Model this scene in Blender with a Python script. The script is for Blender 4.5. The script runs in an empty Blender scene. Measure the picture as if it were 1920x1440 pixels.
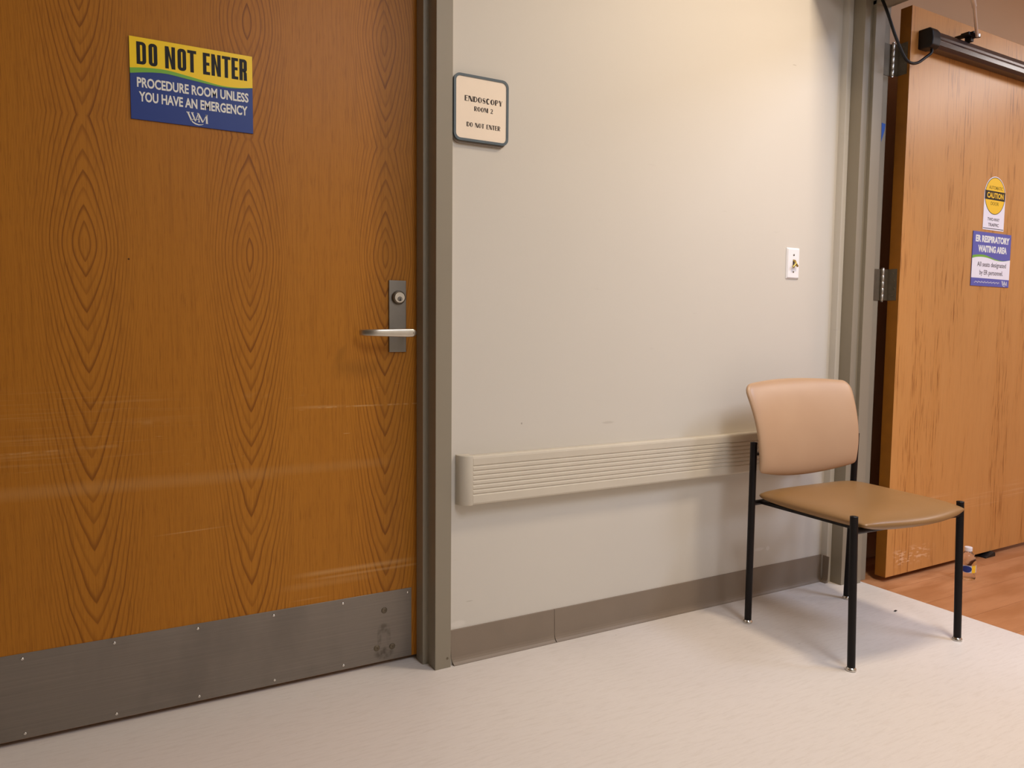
import bpy, bmesh, math, random
from mathutils import Vector, Matrix
random.seed(7)
SC = bpy.context.scene
COL = SC.collection
R = math.radians

# ---------------------------------------------------------------- camera, world, lights, exposure
cam_d = bpy.data.cameras.new('camera'); cam = bpy.data.objects.new('camera', cam_d); COL.objects.link(cam)
cam_d.sensor_fit = 'HORIZONTAL'; cam_d.sensor_width = 36.0; cam_d.lens = 36.0 * 1436.6 / 1920.0
cam_d.clip_start = 0.02
_yaw, _pit, _rol = R(29.470), R(-4.368), R(0.557)
_f = Vector((math.sin(_yaw)*math.cos(_pit), math.cos(_yaw)*math.cos(_pit), math.sin(_pit)))
_r = Vector((math.cos(_yaw), -math.sin(_yaw), 0)); _u = _r.cross(_f)
_r2 = math.cos(_rol)*_r + math.sin(_rol)*_u; _u2 = -math.sin(_rol)*_r + math.cos(_rol)*_u
cam.matrix_world = Matrix(((_r2.x, _u2.x, -_f.x, 0), (_r2.y, _u2.y, -_f.y, -1.951), (_r2.z, _u2.z, -_f.z, 0.98), (0, 0, 0, 1)))
SC.camera = cam

w = bpy.data.worlds.new('world'); SC.world = w; w.use_nodes = True
w.node_tree.nodes['Background'].inputs[0].default_value = (0.8, 0.85, 1, 1)
w.node_tree.nodes['Background'].inputs[1].default_value = 0.0

def area(name, loc, sx, sy, power, color, rot=(0, 0, 0), spread=180):
    l = bpy.data.lights.new(name, 'AREA'); l.shape = 'RECTANGLE'; l.size = sx; l.size_y = sy
    l.energy = power; l.color = color; l.spread = R(spread)
    o = bpy.data.objects.new(name, l); COL.objects.link(o); o.location = loc; o.rotation_euler = rot
    return o
area('hall_ceiling_lamp', (2.15, -1.00, 2.64), 0.26, 0.34, 25.5, (1.0, 0.83, 0.64))
area('hall_fluorescent', (1.25, -2.40, 2.64), 0.6, 1.2, 34, (0.84, 0.89, 1.0))
area('waiting_room_lamp', (3.45, -2.0, 2.64), 0.6, 1.2, 44, (0.62, 0.74, 1.0))
area('waiting_room_lamp_far', (5.3, -1.6, 2.64), 0.6, 1.2, 31, (1.0, 0.92, 0.88))

vs = SC.view_settings
SC.display_settings.display_device = 'sRGB'
vs.view_transform = 'Standard'; vs.look = 'None'; vs.gamma = 1.0; vs.use_curve_mapping = False
vs.exposure = 0.13

# ---------------------------------------------------------------- helpers
def lin(r, g, b):
    def c(v):
        v /= 255.0
        return v/12.92 if v <= 0.04045 else ((v+0.055)/1.055)**2.4
    return (c(r), c(g), c(b), 1.0)

def mesh_from_bm(name, bm):
    me = bpy.data.meshes.new(name); bm.to_mesh(me); bm.free(); return me

def obj(name, me, mat=None, parent=None, loc=None, rot=None, smooth=False, auto=None):
    if isinstance(me, bmesh.types.BMesh): me = mesh_from_bm(name, me)
    o = bpy.data.objects.new(name, me); COL.objects.link(o)
    if mat:
        if len(me.materials) == 0: me.materials.append(mat)
    if smooth:
        for p in me.polygons: p.use_smooth = True
        if auto:
            me.set_sharp_from_angle(angle=R(auto))
    if parent: o.parent = parent
    if loc is not None: o.location = loc
    if rot is not None: o.rotation_euler = rot
    return o

def empty(name, loc=(0, 0, 0), rot=(0, 0, 0)):
    o = bpy.data.objects.new(name, None); COL.objects.link(o); o.location = loc; o.rotation_euler = rot
    o.empty_display_size = 0.05
    return o

def tag(o, label=None, cat=None, group=None, kind=None):
    if label: o['label'] = label
    if cat: o['category'] = cat
    if group: o['group'] = group
    if kind: o['kind'] = kind
    return o

def bm_box(bm, x0, x1, y0, y1, z0, z1):
    vs_ = [bm.verts.new(p) for p in ((x0,y0,z0),(x1,y0,z0),(x1,y1,z0),(x0,y1,z0),(x0,y0,z1),(x1,y0,z1),(x1,y1,z1),(x0,y1,z1))]
    for f in ((3,2,1,0),(4,5,6,7),(0,1,5,4),(1,2,6,5),(2,3,7,6),(3,0,4,7)): bm.faces.new([vs_[i] for i in f])
    return vs_

def box(x0, x1, y0, y1, z0, z1, bevel=0, seg=2):
    bm = bmesh.new(); bm_box(bm, x0, x1, y0, y1, z0, z1)
    if bevel: bmesh.ops.bevel(bm, geom=bm.edges[:], offset=bevel, segments=seg, profile=0.5, affect='EDGES')
    return bm

def prism(pts, h0, h1, axis='z', bevel=0, bm=None):
    """extrude a 2D polygon. axis z: pts=(x,y); axis x: pts=(y,z); axis y: pts=(x,z)"""
    bm = bm or bmesh.new()
    def P(a, b, h): return {'z': (a, b, h), 'x': (h, a, b), 'y': (a, h, b)}[axis]
    lo = [bm.verts.new(P(a, b, h0)) for a, b in pts]; hi = [bm.verts.new(P(a, b, h1)) for a, b in pts]
    n = len(pts); fs = [bm.faces.new(lo), bm.faces.new(hi)]
    for i in range(n): fs.append(bm.faces.new((lo[i], lo[(i+1) % n], hi[(i+1) % n], hi[i])))
    bmesh.ops.recalc_face_normals(bm, faces=fs)
    if bevel: bmesh.ops.bevel(bm, geom=[e for e in bm.edges], offset=bevel, segments=2, profile=0.5, affect='EDGES')
    return bm

def lathe(prof, seg=24, bm=None, axis='z', close=True):
    """prof: list of (radius, height)"""
    bm = bm or bmesh.new(); rings = []
    for r, h in prof:
        ring = []
        for k in range(seg):
            a = 2*math.pi*k/seg
            c, s = r*math.cos(a), r*math.sin(a)
            ring.append(bm.verts.new({'z': (c, s, h), 'y': (c, h, s), 'x': (h, c, s)}[axis]))
        rings.append(ring)
    fs = []
    for A, B in zip(rings, rings[1:]):
        for k in range(seg): fs.append(bm.faces.new((A[k], A[(k+1) % seg], B[(k+1) % seg], B[k])))
    if close: fs += [bm.faces.new(rings[0]), bm.faces.new(rings[-1])]
    bmesh.ops.recalc_face_normals(bm, faces=fs)
    return bm

def catmull(pts, n=8):
    pts = [Vector(p) for p in pts]; P = [2*pts[0]-pts[1]] + pts + [2*pts[-1]-pts[-2]]; out = []
    for i in range(1, len(P)-2):
        for k in range(n):
            t = k/n; a, b, c, d = P[i-1], P[i], P[i+1], P[i+2]
            out.append(0.5*((2*b) + (c-a)*t + (2*a-5*b+4*c-d)*t*t + (3*b-a-3*c+d)*t**3))
    out.append(pts[-1]); return out

def tube(pts, rad, seg=10, bm=None, cap=True):
    bm = bm or bmesh.new(); pts = [Vector(p) for p in pts]; rings = []
    rr = rad if isinstance(rad, (list, tuple)) else [rad]*len(pts)
    t0 = (pts[1]-pts[0]).normalized(); up = Vector((0, 0, 1)) if abs(t0.z) < 0.9 else Vector((1, 0, 0))
    n = t0.cross(up).normalized()
    for i, p in enumerate(pts):
        t = (pts[min(i+1, len(pts)-1)] - pts[max(i-1, 0)]).normalized()
        n = (n - t*n.dot(t)).normalized(); b = t.cross(n)
        rings.append([bm.verts.new(p + rr[i]*(math.cos(2*math.pi*k/seg)*n + math.sin(2*math.pi*k/seg)*b)) for k in range(seg)])
    fs = []
    for A, B in zip(rings, rings[1:]):
        for k in range(seg): fs.append(bm.faces.new((A[k], A[(k+1) % seg], B[(k+1) % seg], B[k])))
    if cap: fs += [bm.faces.new(rings[0]), bm.faces.new(rings[-1])]
    bmesh.ops.recalc_face_normals(bm, faces=fs)
    return bm

# ---- node expression helper
class NT:
    def __init__(self, name):
        self.m = bpy.data.materials.new(name); self.m.use_nodes = True
        self.t = self.m.node_tree; self.b = self.t.nodes['Principled BSDF']
        self.tc = None
    def new(self, ty): return self.t.nodes.new(ty)
    def link(self, a, b): self.t.links.new(a, b)
    def put(self, sock, v):
        if hasattr(v, 'is_linked') or hasattr(v, 'links'): self.link(v, sock)
        else: sock.default_value = v
    def coord(self, which='Object'):
        if not self.tc: self.tc = self.new('ShaderNodeTexCoord')
        return self.tc.outputs[which]
    def xyz(self, which='Object'):
        s = self.new('ShaderNodeSeparateXYZ'); self.link(self.coord(which), s.inputs[0]); return s.outputs
    def M(self, op, a, b=0.0, c=None, clamp=False):
        n = self.new('ShaderNodeMath'); n.operation = op; n.use_clamp = clamp
        self.put(n.inputs[0], a); self.put(n.inputs[1], b)
        if c is not None: self.put(n.inputs[2], c)
        return n.outputs[0]
    def sstep(self, v, e0, e1):
        n = self.new('ShaderNodeMapRange'); n.interpolation_type = 'SMOOTHSTEP'
        self.put(n.inputs[0], v); n.inputs[1].default_value = e0; n.inputs[2].default_value = e1
        return n.outputs[0]
    def vec(self, x, y, z):
        n = self.new('ShaderNodeCombineXYZ'); self.put(n.inputs[0], x); self.put(n.inputs[1], y); self.put(n.inputs[2], z); return n.outputs[0]
    def noise(self, vec, scale=1.0, detail=2.0, rough=0.5):
        n = self.new('ShaderNodeTexNoise'); self.link(vec, n.inputs['Vector'])
        n.inputs['Scale'].default_value = scale; n.inputs['Detail'].default_value = detail; n.inputs['Roughness'].default_value = rough
        return n.outputs[0]
    def scaled(self, sx, sy, sz, which='Object'):
        n = self.new('ShaderNodeMapping'); self.link(self.coord(which), n.inputs[0]); n.inputs['Scale'].default_value = (sx, sy, sz); return n.outputs[0]
    def mix(self, f, a, b):
        n = self.new('ShaderNodeMix'); n.data_type = 'RGBA'
        self.put(n.inputs[0], f); self.put(n.inputs[6], a); self.put(n.inputs[7], b); return n.outputs[2]
    def bump(self, h, strength=0.2, dist=0.001):
        n = self.new('ShaderNodeBump'); self.link(h, n.inputs['Height']); n.inputs['Strength'].default_value = strength; n.inputs['Distance'].default_value = dist
        self.link(n.outputs[0], self.b.inputs['Normal'])
    def base(self, v): self.put(self.b.inputs['Base Color'], v)
    def set(self, rough=None, metal=None, spec=None, trans=None, ior=None, coat=None):
        I = self.b.inputs
        if rough is not None: self.put(I['Roughness'], rough)
        if metal is not None: I['Metallic'].default_value = metal
        if spec is not None: I['Specular IOR Level'].default_value = spec
        if trans is not None: I['Transmission Weight'].default_value = trans
        if ior is not None: I['IOR'].default_value = ior
        if coat is not None: I['Coat Weight'].default_value = coat
        return self.m

def plain(name, col, rough=0.5, metal=0.0, spec=0.5, var=0.04, scale=40, bump=0.0):
    n = NT(name)
    nz = n.noise(n.coord(), scale, 3)
    c2 = tuple(min(1, v*(1+var*2)) for v in col[:3]) + (1,); c1 = tuple(v*(1-var*2) for v in col[:3]) + (1,)
    n.base(n.mix(nz, c1, c2)); n.set(rough, metal, spec)
    if bump: n.bump(nz, bump, 0.0006)
    return n.m

# ---------------------------------------------------------------- materials
def mat_wall(name, col):
    n = NT(name)
    big = n.noise(n.coord(), 1.3, 2); fine = n.noise(n.coord(), 260, 3)
    c = n.mix(big, tuple(v*0.97 for v in col[:3])+(1,), tuple(v*1.03 for v in col[:3])+(1,))
    X = n.xyz()
    # a few small scuffs on the paint
    sc = n.noise(n.vec(n.M('MULTIPLY', X[0], 9.0), n.M('MULTIPLY', X[1], 9.0), n.M('MULTIPLY', X[2], 60.0)), 1.0, 2)
    sc = n.M('MULTIPLY', n.sstep(sc, 0.72, 0.80), 0.10)
    c = n.mix(sc, c, lin(150, 138, 124))
    def spot(x0, z0, rx, rz, amt, colr, c):
        d = n.M('ADD', n.M('POWER', n.M('ABSOLUTE', n.M('DIVIDE', n.M('SUBTRACT', X[0], x0), rx)), 2.0), n.M('POWER', n.M('ABSOLUTE', n.M('DIVIDE', n.M('SUBTRACT', X[2], z0), rz)), 2.0))
        return n.mix(n.M('MULTIPLY', n.M('SUBTRACT', 1.0, n.sstep(d, 0.2, 1.0)), amt), c, colr)
    if name == 'wall_paint':
        for a in ((1.1365, 0.6904, 0.0032, 0.0036, 0.5, lin(90, 78, 66)), (1.4535, 0.6765, 0.028, 0.005, 0.22, lin(140, 128, 112)), (2.2438, 1.9126, 0.012, 0.0022, 0.35, lin(130, 110, 90)),
                  (2.150, 0.1705, 0.030, 0.008, 0.22, lin(246, 244, 244)), (2.195, 0.168, 0.012, 0.010, 0.25, lin(246, 244, 244)), (0.967, 0.1794, 0.014, 0.0018, 0.3, lin(130, 116, 100)),
                  (0.93, 0.118, 0.03, 0.012, 0.25, lin(240, 232, 222))):
            c = spot(*a, c)
    n.base(c)
    n.set(0.55, 0, 0.35); n.bump(fine, 0.12, 0.0008)
    return n.m
M_wall = mat_wall('wall_paint', lin(207, 200, 188))
M_wall2 = mat_wall('waiting_room_paint', lin(200, 165, 130))
M_ceil = plain('ceiling_tile_paint', lin(225, 220, 210), 0.8, scale=60)
M_frame = plain('taupe_frame_enamel', lin(143, 133, 115), 0.42, 0, 0.4, 0.02, 6)
M_stop = M_frame
M_rubber = plain('taupe_cove_rubber', lin(134, 119, 103), 0.5, 0, 0.4, 0.05, 9)
M_rail = plain('cream_rail_vinyl', lin(204, 194, 176), 0.42, 0, 0.4, 0.02, 20)
M_black = plain('black_powder_coat', lin(15, 9, 9), 0.45, 0, 0.25, 0.05, 80)
M_blackrub = plain('black_rubber', lin(14, 11, 11), 0.5, 0, 0.4, 0.05, 60)
M_steel = plain('satin_nickel', lin(205, 197, 184), 0.32, 1.0, 0.5, 0.03, 60)
M_steel_dk = plain('satin_plate_steel', lin(134, 128, 120), 0.42, 1.0, 0.5, 0.04, 50)
M_chrome = plain('bright_chrome', lin(225, 222, 216), 0.15, 1.0, 0.5, 0.02, 40)
M_hinge = plain('dull_hinge_steel', lin(112, 101, 84), 0.42, 0.6, 0.5, 0.08, 60)
M_white = plain('white_plastic', lin(240, 238, 240), 0.35, 0, 0.5, 0.01, 40)
M_black_ink = plain('black_ink', lin(24, 20, 20), 0.5, 0, 0.3, 0.01)
M_grey_ink = plain('grey_ink', lin(96, 86, 86), 0.5, 0, 0.3, 0.01)
M_brown_ink = plain('brown_black_ink', lin(50, 34, 26), 0.5, 0, 0.3, 0.01)
M_white_ink = plain('white_ink', lin(238, 236, 226), 0.45, 0, 0.3, 0.01)
M_yellow = plain('yellow_print', lin(255, 212, 0), 0.4, 0, 0.4, 0.01)
M_yellow2 = plain('warm_yellow_print', lin(252, 200, 45), 0.4, 0, 0.4, 0.01)
M_green = plain('green_print', lin(120, 178, 60), 0.4, 0, 0.4, 0.01)
M_blue = plain('navy_print', lin(34, 58, 132), 0.4, 0, 0.4, 0.01)
M_blue2 = plain('violet_blue_print', lin(92, 96, 172), 0.4, 0, 0.4, 0.01)
M_paper = plain('cream_paper', lin(244, 226, 204), 0.55, 0, 0.3, 0.01)
M_paperw = plain('white_paper', lin(245, 238, 240), 0.5, 0, 0.3, 0.01)
M_olive = plain('olive_ink', lin(150, 120, 20), 0.5, 0, 0.3, 0.01)
M_slate = plain('slate_plastic', lin(84, 95, 101), 0.4, 0, 0.4, 0.03)
M_brass = plain('worn_brass', lin(176, 152, 84), 0.35, 0.85, 0.5, 0.05, 80)
M_arm = plain('brushed_arm_aluminium', lin(206, 192, 178), 0.35, 0.25, 0.5, 0.03, 50)
M_tape = plain('blue_tape_paper', lin(62, 96, 170), 0.7, 0, 0.2, 0.03)
M_bar = plain('dark_bronze_aluminium', lin(66, 52, 50), 0.28, 0.35, 0.6, 0.05, 30)
M_lens = plain('dark_red_lens', lin(44, 20, 14), 0.25, 0, 0.5, 0.05, 30)
M_edge = plain('door_edge_stain', lin(138, 84, 16), 0.5, 0, 0.3, 0.12, 14)

def mat_oak():
    """plain sliced oak veneer with cathedral figure: nested pointed rings about eyes repeated at each flitch"""
    n = NT('oak_veneer')
    X = n.xyz(); x, z = X[0], X[2]
    lo = n.noise(n.scaled(4, 1, 0.9), 1.0, 1)
    lo2 = n.noise(n.scaled(7, 1, 4.5), 1.0, 2)
    t = n.M('DIVIDE', n.M('SUBTRACT', x, 0.018), 0.364)
    dx = n.M('MULTIPLY', n.M('SUBTRACT', t, n.M('ROUND', t)), 0.364)
    dx = n.M('ADD', dx, n.M('MULTIPLY', n.M('SUBTRACT', lo, 0.5), 0.022))
    col = n.M('ROUND', t)
    zz = n.M('ADD', z, n.M('MULTIPLY', n.M('SINE', n.M('MULTIPLY', col, 2.3)), 0.012))
    dz = n.M('MINIMUM', n.M('ABSOLUTE', n.M('SUBTRACT', zz, 1.162)), n.M('ABSOLUTE', n.M('SUBTRACT', zz, 1.735)))
    dz = n.M('MINIMUM', dz, n.M('ABSOLUTE', n.M('SUBTRACT', zz, 2.35)))
    adx = n.M('ABSOLUTE', dx)
    e2 = 0.026
    nz = n.M('SUBTRACT', n.M('POWER', n.M('DIVIDE', n.M('SQRT', n.M('ADD', n.M('MULTIPLY', dz, dz), e2*e2)), 0.0205), 0.78), (e2/0.0205)**0.78)
    nx = n.M('ADD', n.M('POWER', n.M('DIVIDE', adx, 0.0135), 0.90), n.M('POWER', n.M('DIVIDE', adx, 0.046), 2.2))
    f = n.M('POWER', n.M('ADD', n.M('POWER', nz, 1.25), n.M('POWER', nx, 1.25)), 0.8)
    f = n.M('ADD', f, n.M('MULTIPLY', n.M('SUBTRACT', lo2, 0.5), 1.7))
    fr = n.M('FRACT', f)
    # earlywood porous band: sharp on the outside, feathered inside
    ln = n.M('MULTIPLY', n.sstep(fr, 0.52, 0.90), n.M('SUBTRACT', 1.0, n.sstep(fr, 0.92, 1.0)))
    fade = n.M('SUBTRACT', 1.0, n.M('MULTIPLY', n.sstep(adx, 0.05, 0.125), 0.80))
    core = n.M('ADD', 0.55, n.M('MULTIPLY', n.noise(n.scaled(5, 1, 3), 1, 2), 0.6))
    amp = n.M('ADD', 0.72, n.M('MULTIPLY', 0.28, n.M('SINE', n.M('ADD', n.M('MULTIPLY', n.M('FLOOR', f), 2.4), n.M('MULTIPLY', col, 1.7)))))
    ln = n.M('MULTIPLY', n.M('MULTIPLY', n.M('MULTIPLY', ln, amp), fade), core)
    pores = n.noise(n.scaled(420, 60, 16), 1.0, 3, 0.65)
    pores2 = n.noise(n.scaled(190, 40, 3.5), 1.0, 2, 0.6)
    pm = n.sstep(pores, 0.50, 0.72)
    pm2 = n.sstep(pores2, 0.45, 0.75)
    broad = n.noise(n.scaled(3.5, 1, 0.5), 1.0, 2)
    c = n.mix(broad, lin(170, 106, 26), lin(180, 117, 36))
    c = n.mix(n.M('MULTIPLY', ln, 0.92), c, lin(112, 60, 10))
    c = n.mix(n.M('MULTIPLY', pm, 0.46), c, lin(118, 66, 12))
    c = n.mix(n.M('MULTIPLY', pm2, 0.36), c, lin(132, 78, 18))
    # --- wear: short horizontal scratches in the band a bed rail rubs
    band = n.M('MULTIPLY', n.sstep(z, 0.50, 0.66), n.M('SUBTRACT', 1.0, n.sstep(z, 0.76, 0.90)))
    patch = n.sstep(n.noise(n.scaled(4.5, 1, 9), 1, 2), 0.47, 0.64)
    s1 = n.sstep(n.noise(n.scaled(20, 1, 330), 1.0, 2, 0.6), 0.66, 0.76)
    scr = n.M('MULTIPLY', n.M('MULTIPLY', s1, patch), n.M('MULTIPLY', band, 0.62))
    left = n.M('SUBTRACT', 1.0, n.sstep(x, -0.05, 0.36))
    s2 = n.sstep(n.noise(n.scaled(3.0, 1, 150), 1.0, 3, 0.6), 0.50, 0.72)
    b2 = n.M('MULTIPLY', n.sstep(z, 0.60, 0.68), n.M('SUBTRACT', 1.0, n.sstep(z, 0.78, 0.84)))
    scr = n.M('MAXIMUM', scr, n.M('MULTIPLY', n.M('MULTIPLY', s2, b2), n.M('MULTIPLY', left, 0.20)))
    def streak(z0, wd, x0, x1, amt, slope=0.0, bite=0.0):
        zc = n.M('SUBTRACT', n.M('SUBTRACT', z, z0), n.M('MULTIPLY', n.M('SUBTRACT', x, x0), slope))
        g = n.M('SUBTRACT', 1.0, n.sstep(n.M('ABSOLUTE', zc), 0.0, wd))
        e = n.M('MULTIPLY', n.sstep(x, x0-0.04, x0+0.06), n.M('SUBTRACT', 1.0, n.sstep(x, x1-0.06, x1+0.04)))
        v = n.M('MULTIPLY', g, n.M('MULTIPLY', e, amt))
        if bite: v = n.M('MULTIPLY', v, n.sstep(n.noise(n.scaled(40, 1, 60), 1, 2), 0.40-bite*0.1, 0.62))
        return v
    for a in ((0.588, 0.024, -0.30, 0.45, 0.15), (0.592, 0.020, 0.30, 0.75, 0.10), (0.7545, 0.0035, 0.52, 0.86, 0.5, 0.0, 0.3), (0.7565, 0.006, 0.50, 0.62, 0.25),
              (0.300, 0.010, 0.50, 0.82, 0.33), (0.284, 0.006, 0.54, 0.86, 0.28), (0.270, 0.014, 0.46, 0.70, 0.14), (0.677, 0.004, -0.28, -0.02, 0.35, 0.02, 0.3),
              (0.684, 0.006, 0.0, 0.06, 0.5, 0, 0.4), (0.455, 0.0025, 0.17, 0.30, 0.35, 0.03), (0.232, 0.003, 0.50, 0.56, 0.35), (0.738, 0.010, 0.12, 0.17, 0.35, 0, 0.4),
              (0.793, 0.012, 0.385, 0.405, 0.4, 0, 0.4)):
        scr = n.M('MAXIMUM', scr, streak(*a))
    c = n.mix(scr, c, lin(212, 168, 112))
    dd = n.M('ADD', n.M('POWER', n.M('ABSOLUTE', n.M('DIVIDE', n.M('SUBTRACT', x, 0.108), 0.0028)), 2.0), n.M('POWER', n.M('ABSOLUTE', n.M('DIVIDE', n.M('SUBTRACT', z, 1.128), 0.0028)), 2.0))
    c = n.mix(n.M('MULTIPLY', n.M('SUBTRACT', 1.0, n.sstep(dd, 0.3, 1.0)), 0.85), c, lin(40, 22, 8))
    n.base(c)
    n.set(n.M('ADD', 0.40, n.M('MULTIPLY', scr, 0.3)), 0, 0.22)
    n.bump(n.M('SUBTRACT', n.M('MULTIPLY', ln, -0.4), pm), 0.10, 0.0005)
    return n.m
M_oak = mat_oak()

def mat_oak2():
    n = NT('rotary_cut_veneer')
    X = n.xyz(); z = X[2]
    wv = n.noise(n.scaled(3, 1, 1.1), 1.0, 2)
    xs = n.M('ADD', X[0], n.M('MULTIPLY', wv, 0.06))
    streak = n.noise(n.vec(n.M('MULTIPLY', xs, 11), 0.0, n.M('MULTIPLY', z, 0.8)), 1.0, 3, 0.6)
    fleck = n.noise(n.vec(n.M('MULTIPLY', xs, 110), 0.0, n.M('MULTIPLY', z, 7)), 1.0, 3, 0.6)
    fine = n.noise(n.vec(n.M('MULTIPLY', xs, 330), 0.0, n.M('MULTIPLY', z, 10)), 1.0, 2, 0.6)
    cl = n.sstep(streak, 0.44, 0.60)
    fl = n.M('MULTIPLY', n.sstep(fleck, 0.50, 0.66), n.M('ADD', 0.16, cl))
    c = n.mix(streak, lin(206, 147, 84), lin(192, 130, 64))
    c = n.mix(n.M('MULTIPLY', fl, 0.62), c, lin(132, 76, 26))
    c = n.mix(n.M('MULTIPLY', n.sstep(fine, 0.5, 0.75), 0.18), c, lin(150, 88, 38))
    # chipped, scraped finish low by the hinge edge and light rub lines
    d1 = n.M('MULTIPLY', n.sstep(X[0], 0.02, 0.09), n.M('SUBTRACT', 1.0, n.sstep(X[0], 0.20, 0.34)))
    d1 = n.M('MULTIPLY', d1, n.M('MULTIPLY', n.sstep(z, 0.045, 0.075), n.M('SUBTRACT', 1.0, n.sstep(z, 0.10, 0.135))))
    s = n.M('MULTIPLY', n.sstep(n.noise(n.scaled(26, 1, 110), 1, 2), 0.50, 0.62), n.M('MULTIPLY', d1, 0.7))
    b = n.M('MULTIPLY', n.sstep(z, 0.22, 0.26), n.M('SUBTRACT', 1.0, n.sstep(z, 0.30, 0.33)))
    b = n.M('MULTIPLY', b, n.sstep(n.noise(n.scaled(2.5, 1, 130), 1, 2), 0.5, 0.7))
    s = n.M('MAXIMUM', s, n.M('MULTIPLY', b, 0.30))
    c = n.mix(s, c, lin(232, 190, 150))
    n.base(c); n.set(0.34, 0, 0.5)
    return n.m
M_oak2 = mat_oak2()

def mat_vinyl():
    n = NT('speckled_sheet_vinyl')
    st = n.noise(n.scaled(16, 120, 1), 1.0, 3, 0.65)
    mo = n.noise(n.scaled(60, 130, 1), 1.0, 3, 0.6)
    bg = n.noise(n.coord(), 0.9, 2)
    c = n.mix(bg, lin(222, 214, 203), lin(224, 214, 208))
    c = n.mix(n.M('MULTIPLY', n.sstep(st, 0.44, 0.74), 0.22), c, lin(186, 172, 156))
    c = n.mix(n.M('MULTIPLY', n.sstep(mo, 0.50, 0.74), 0.20), c, lin(236, 228, 216))
    sp = n.sstep(n.noise(n.coord(), 46, 1), 0.80, 0.84)
    c = n.mix(n.M('MULTIPLY', sp, 0.35), c, lin(96, 84, 72))
    n.base(c); n.set(n.M('ADD', 0.36, n.M('MULTIPLY', st, 0.12)), 0, 0.4)
    n.bump(mo, 0.03, 0.0005)
    return n.m
M_vinyl = mat_vinyl()

def mat_plank():
    n = NT('wood_look_plank')
    oi = n.new('ShaderNodeObjectInfo'); rnd = oi.outputs['Random']
    X = n.xyz('Object')
    off = n.M('MULTIPLY', rnd, 37.0)
    v = n.vec(n.M('ADD', n.M('MULTIPLY', X[0], 3.0), off), n.M('ADD', n.M('MULTIPLY', X[1], 13.0), off), 0.0)
    g = n.noise(v, 1.0, 3, 0.55)
    v2 = n.vec(n.M('ADD', n.M('MULTIPLY', X[0], 9.0), off), n.M('MULTIPLY', X[1], 160.0), 0.0)
    g2 = n.noise(v2, 1.0, 2, 0.6)
    a = n.mix(rnd, lin(186, 128, 86), lin(206, 150, 106))
    c = n.mix(n.sstep(g, 0.38, 0.68), a, lin(170, 112, 70))
    c = n.mix(n.M('MULTIPLY', n.sstep(g2, 0.5, 0.75), 0.25), c, lin(150, 96, 58))
    n.base(c); n.set(0.33, 0, 0.45)
    return n.m
M_plank = mat_plank()

def mat_kick():
    n = NT('brushed_kick_steel')
    X = n.xyz()
    br = n.noise(n.scaled(3, 1, 260), 1.0, 3, 0.6)
    sm = n.noise(n.scaled(7, 1, 3), 1.0, 3, 0.55)
    c = n.mix(br, lin(128, 120, 112), lin(150, 142, 133))
    c = n.mix(n.M('MULTIPLY', n.sstep(sm, 0.45, 0.7), 0.25), c, lin(108, 101, 94))
    # grime left by the removed door holder between the three bolts
    def blot(x0, z0, rx, rz):
        d = n.M('ADD', n.M('POWER', n.M('ABSOLUTE', n.M('DIVIDE', n.M('SUBTRACT', X[0], x0), rx)), 2.0), n.M('POWER', n.M('ABSOLUTE', n.M('DIVIDE', n.M('SUBTRACT', X[2], z0), rz)), 2.0))
        return n.M('SUBTRACT', 1.0, n.sstep(d, 0.1, 1.0))
    bl = n.M('MAXIMUM', blot(0.738, 0.038, 0.034, 0.022), n.M('MULTIPLY', blot(0.737, 0.110, 0.020, 0.018), 0.8))
    bl = n.M('MAXIMUM', bl, n.M('MULTIPLY', n.M('MAXIMUM', blot(0.724, 0.085, 0.008, 0.04), blot(0.752, 0.085, 0.008, 0.04)), 0.6))
    bl = n.M('MULTIPLY', bl, n.M('ADD', 0.25, n.sstep(n.noise(n.coord(), 70, 3), 0.35, 0.65)))
    c = n.mix(n.M('MULTIPLY', bl, 0.42, clamp=True), c, lin(58, 47, 34))
    n.base(c); n.set(n.M('ADD', 0.40, n.M('MULTIPLY', sm, 0.2)), 0.85, 0.5)
    n.bump(br, 0.05, 0.0003)
    return n.m
M_kick = mat_kick()

def mat_upholstery(name, c1, c2):
    n = NT(name)
    g = n.noise(n.coord(), 420, 3, 0.6); b = n.noise(n.coord(), 6, 2)
    n.base(n.mix(b, c1, c2)); n.set(0.36, 0, 0.45); n.bump(g, 0.10, 0.0006)
    return n.m
M_uph = mat_upholstery('tan_vinyl_upholstery', lin(176, 141, 110), lin(187, 153, 121))
M_seat = mat_upholstery('brown_tan_vinyl', lin(136, 101, 60), lin(147, 110, 68))  # darker, browner tone than the backrest
def mat_clear():
    n = NT('clear_bottle_plastic'); n.base((0.96, 0.97, 0.98, 1)); n.set(0.04, 0, 0.5, 1.0, 1.33); return n.m
M_clear = mat_clear()

# ---------------------------------------------------------------- structure
ZC = 2.68
fl = obj('floor', box(-6.0, 2.622, -3.3, 0.2, -0.05, 0.0), M_vinyl); tag(fl, kind='structure')
# door 1 opening
DX0, DX1, DH = -0.284, 0.854, 2.14
bm = bmesh.new()
bm_box(bm, -6.0, DX0-0.049, 0, 0.12, 0, ZC); bm_box(bm, DX1+0.049, 2.49, 0, 0.12, 0, ZC); bm_box(bm, DX0-0.049, DX1+0.049, 0, 0.12, DH+0.049, ZC)
tag(obj('wall_back', bm, M_wall), kind='structure')
edge_bead = tube([(0.9042, -0.0015, 0.105), (0.9042, -0.0015, 2.19)], 0.0028, 8)
obj('highlight_bead', edge_bead, M_wall, bpy.data.objects['wall_back'], smooth=True, auto=40)  # bead added along the frame edge to stand in for a paint highlight
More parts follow.
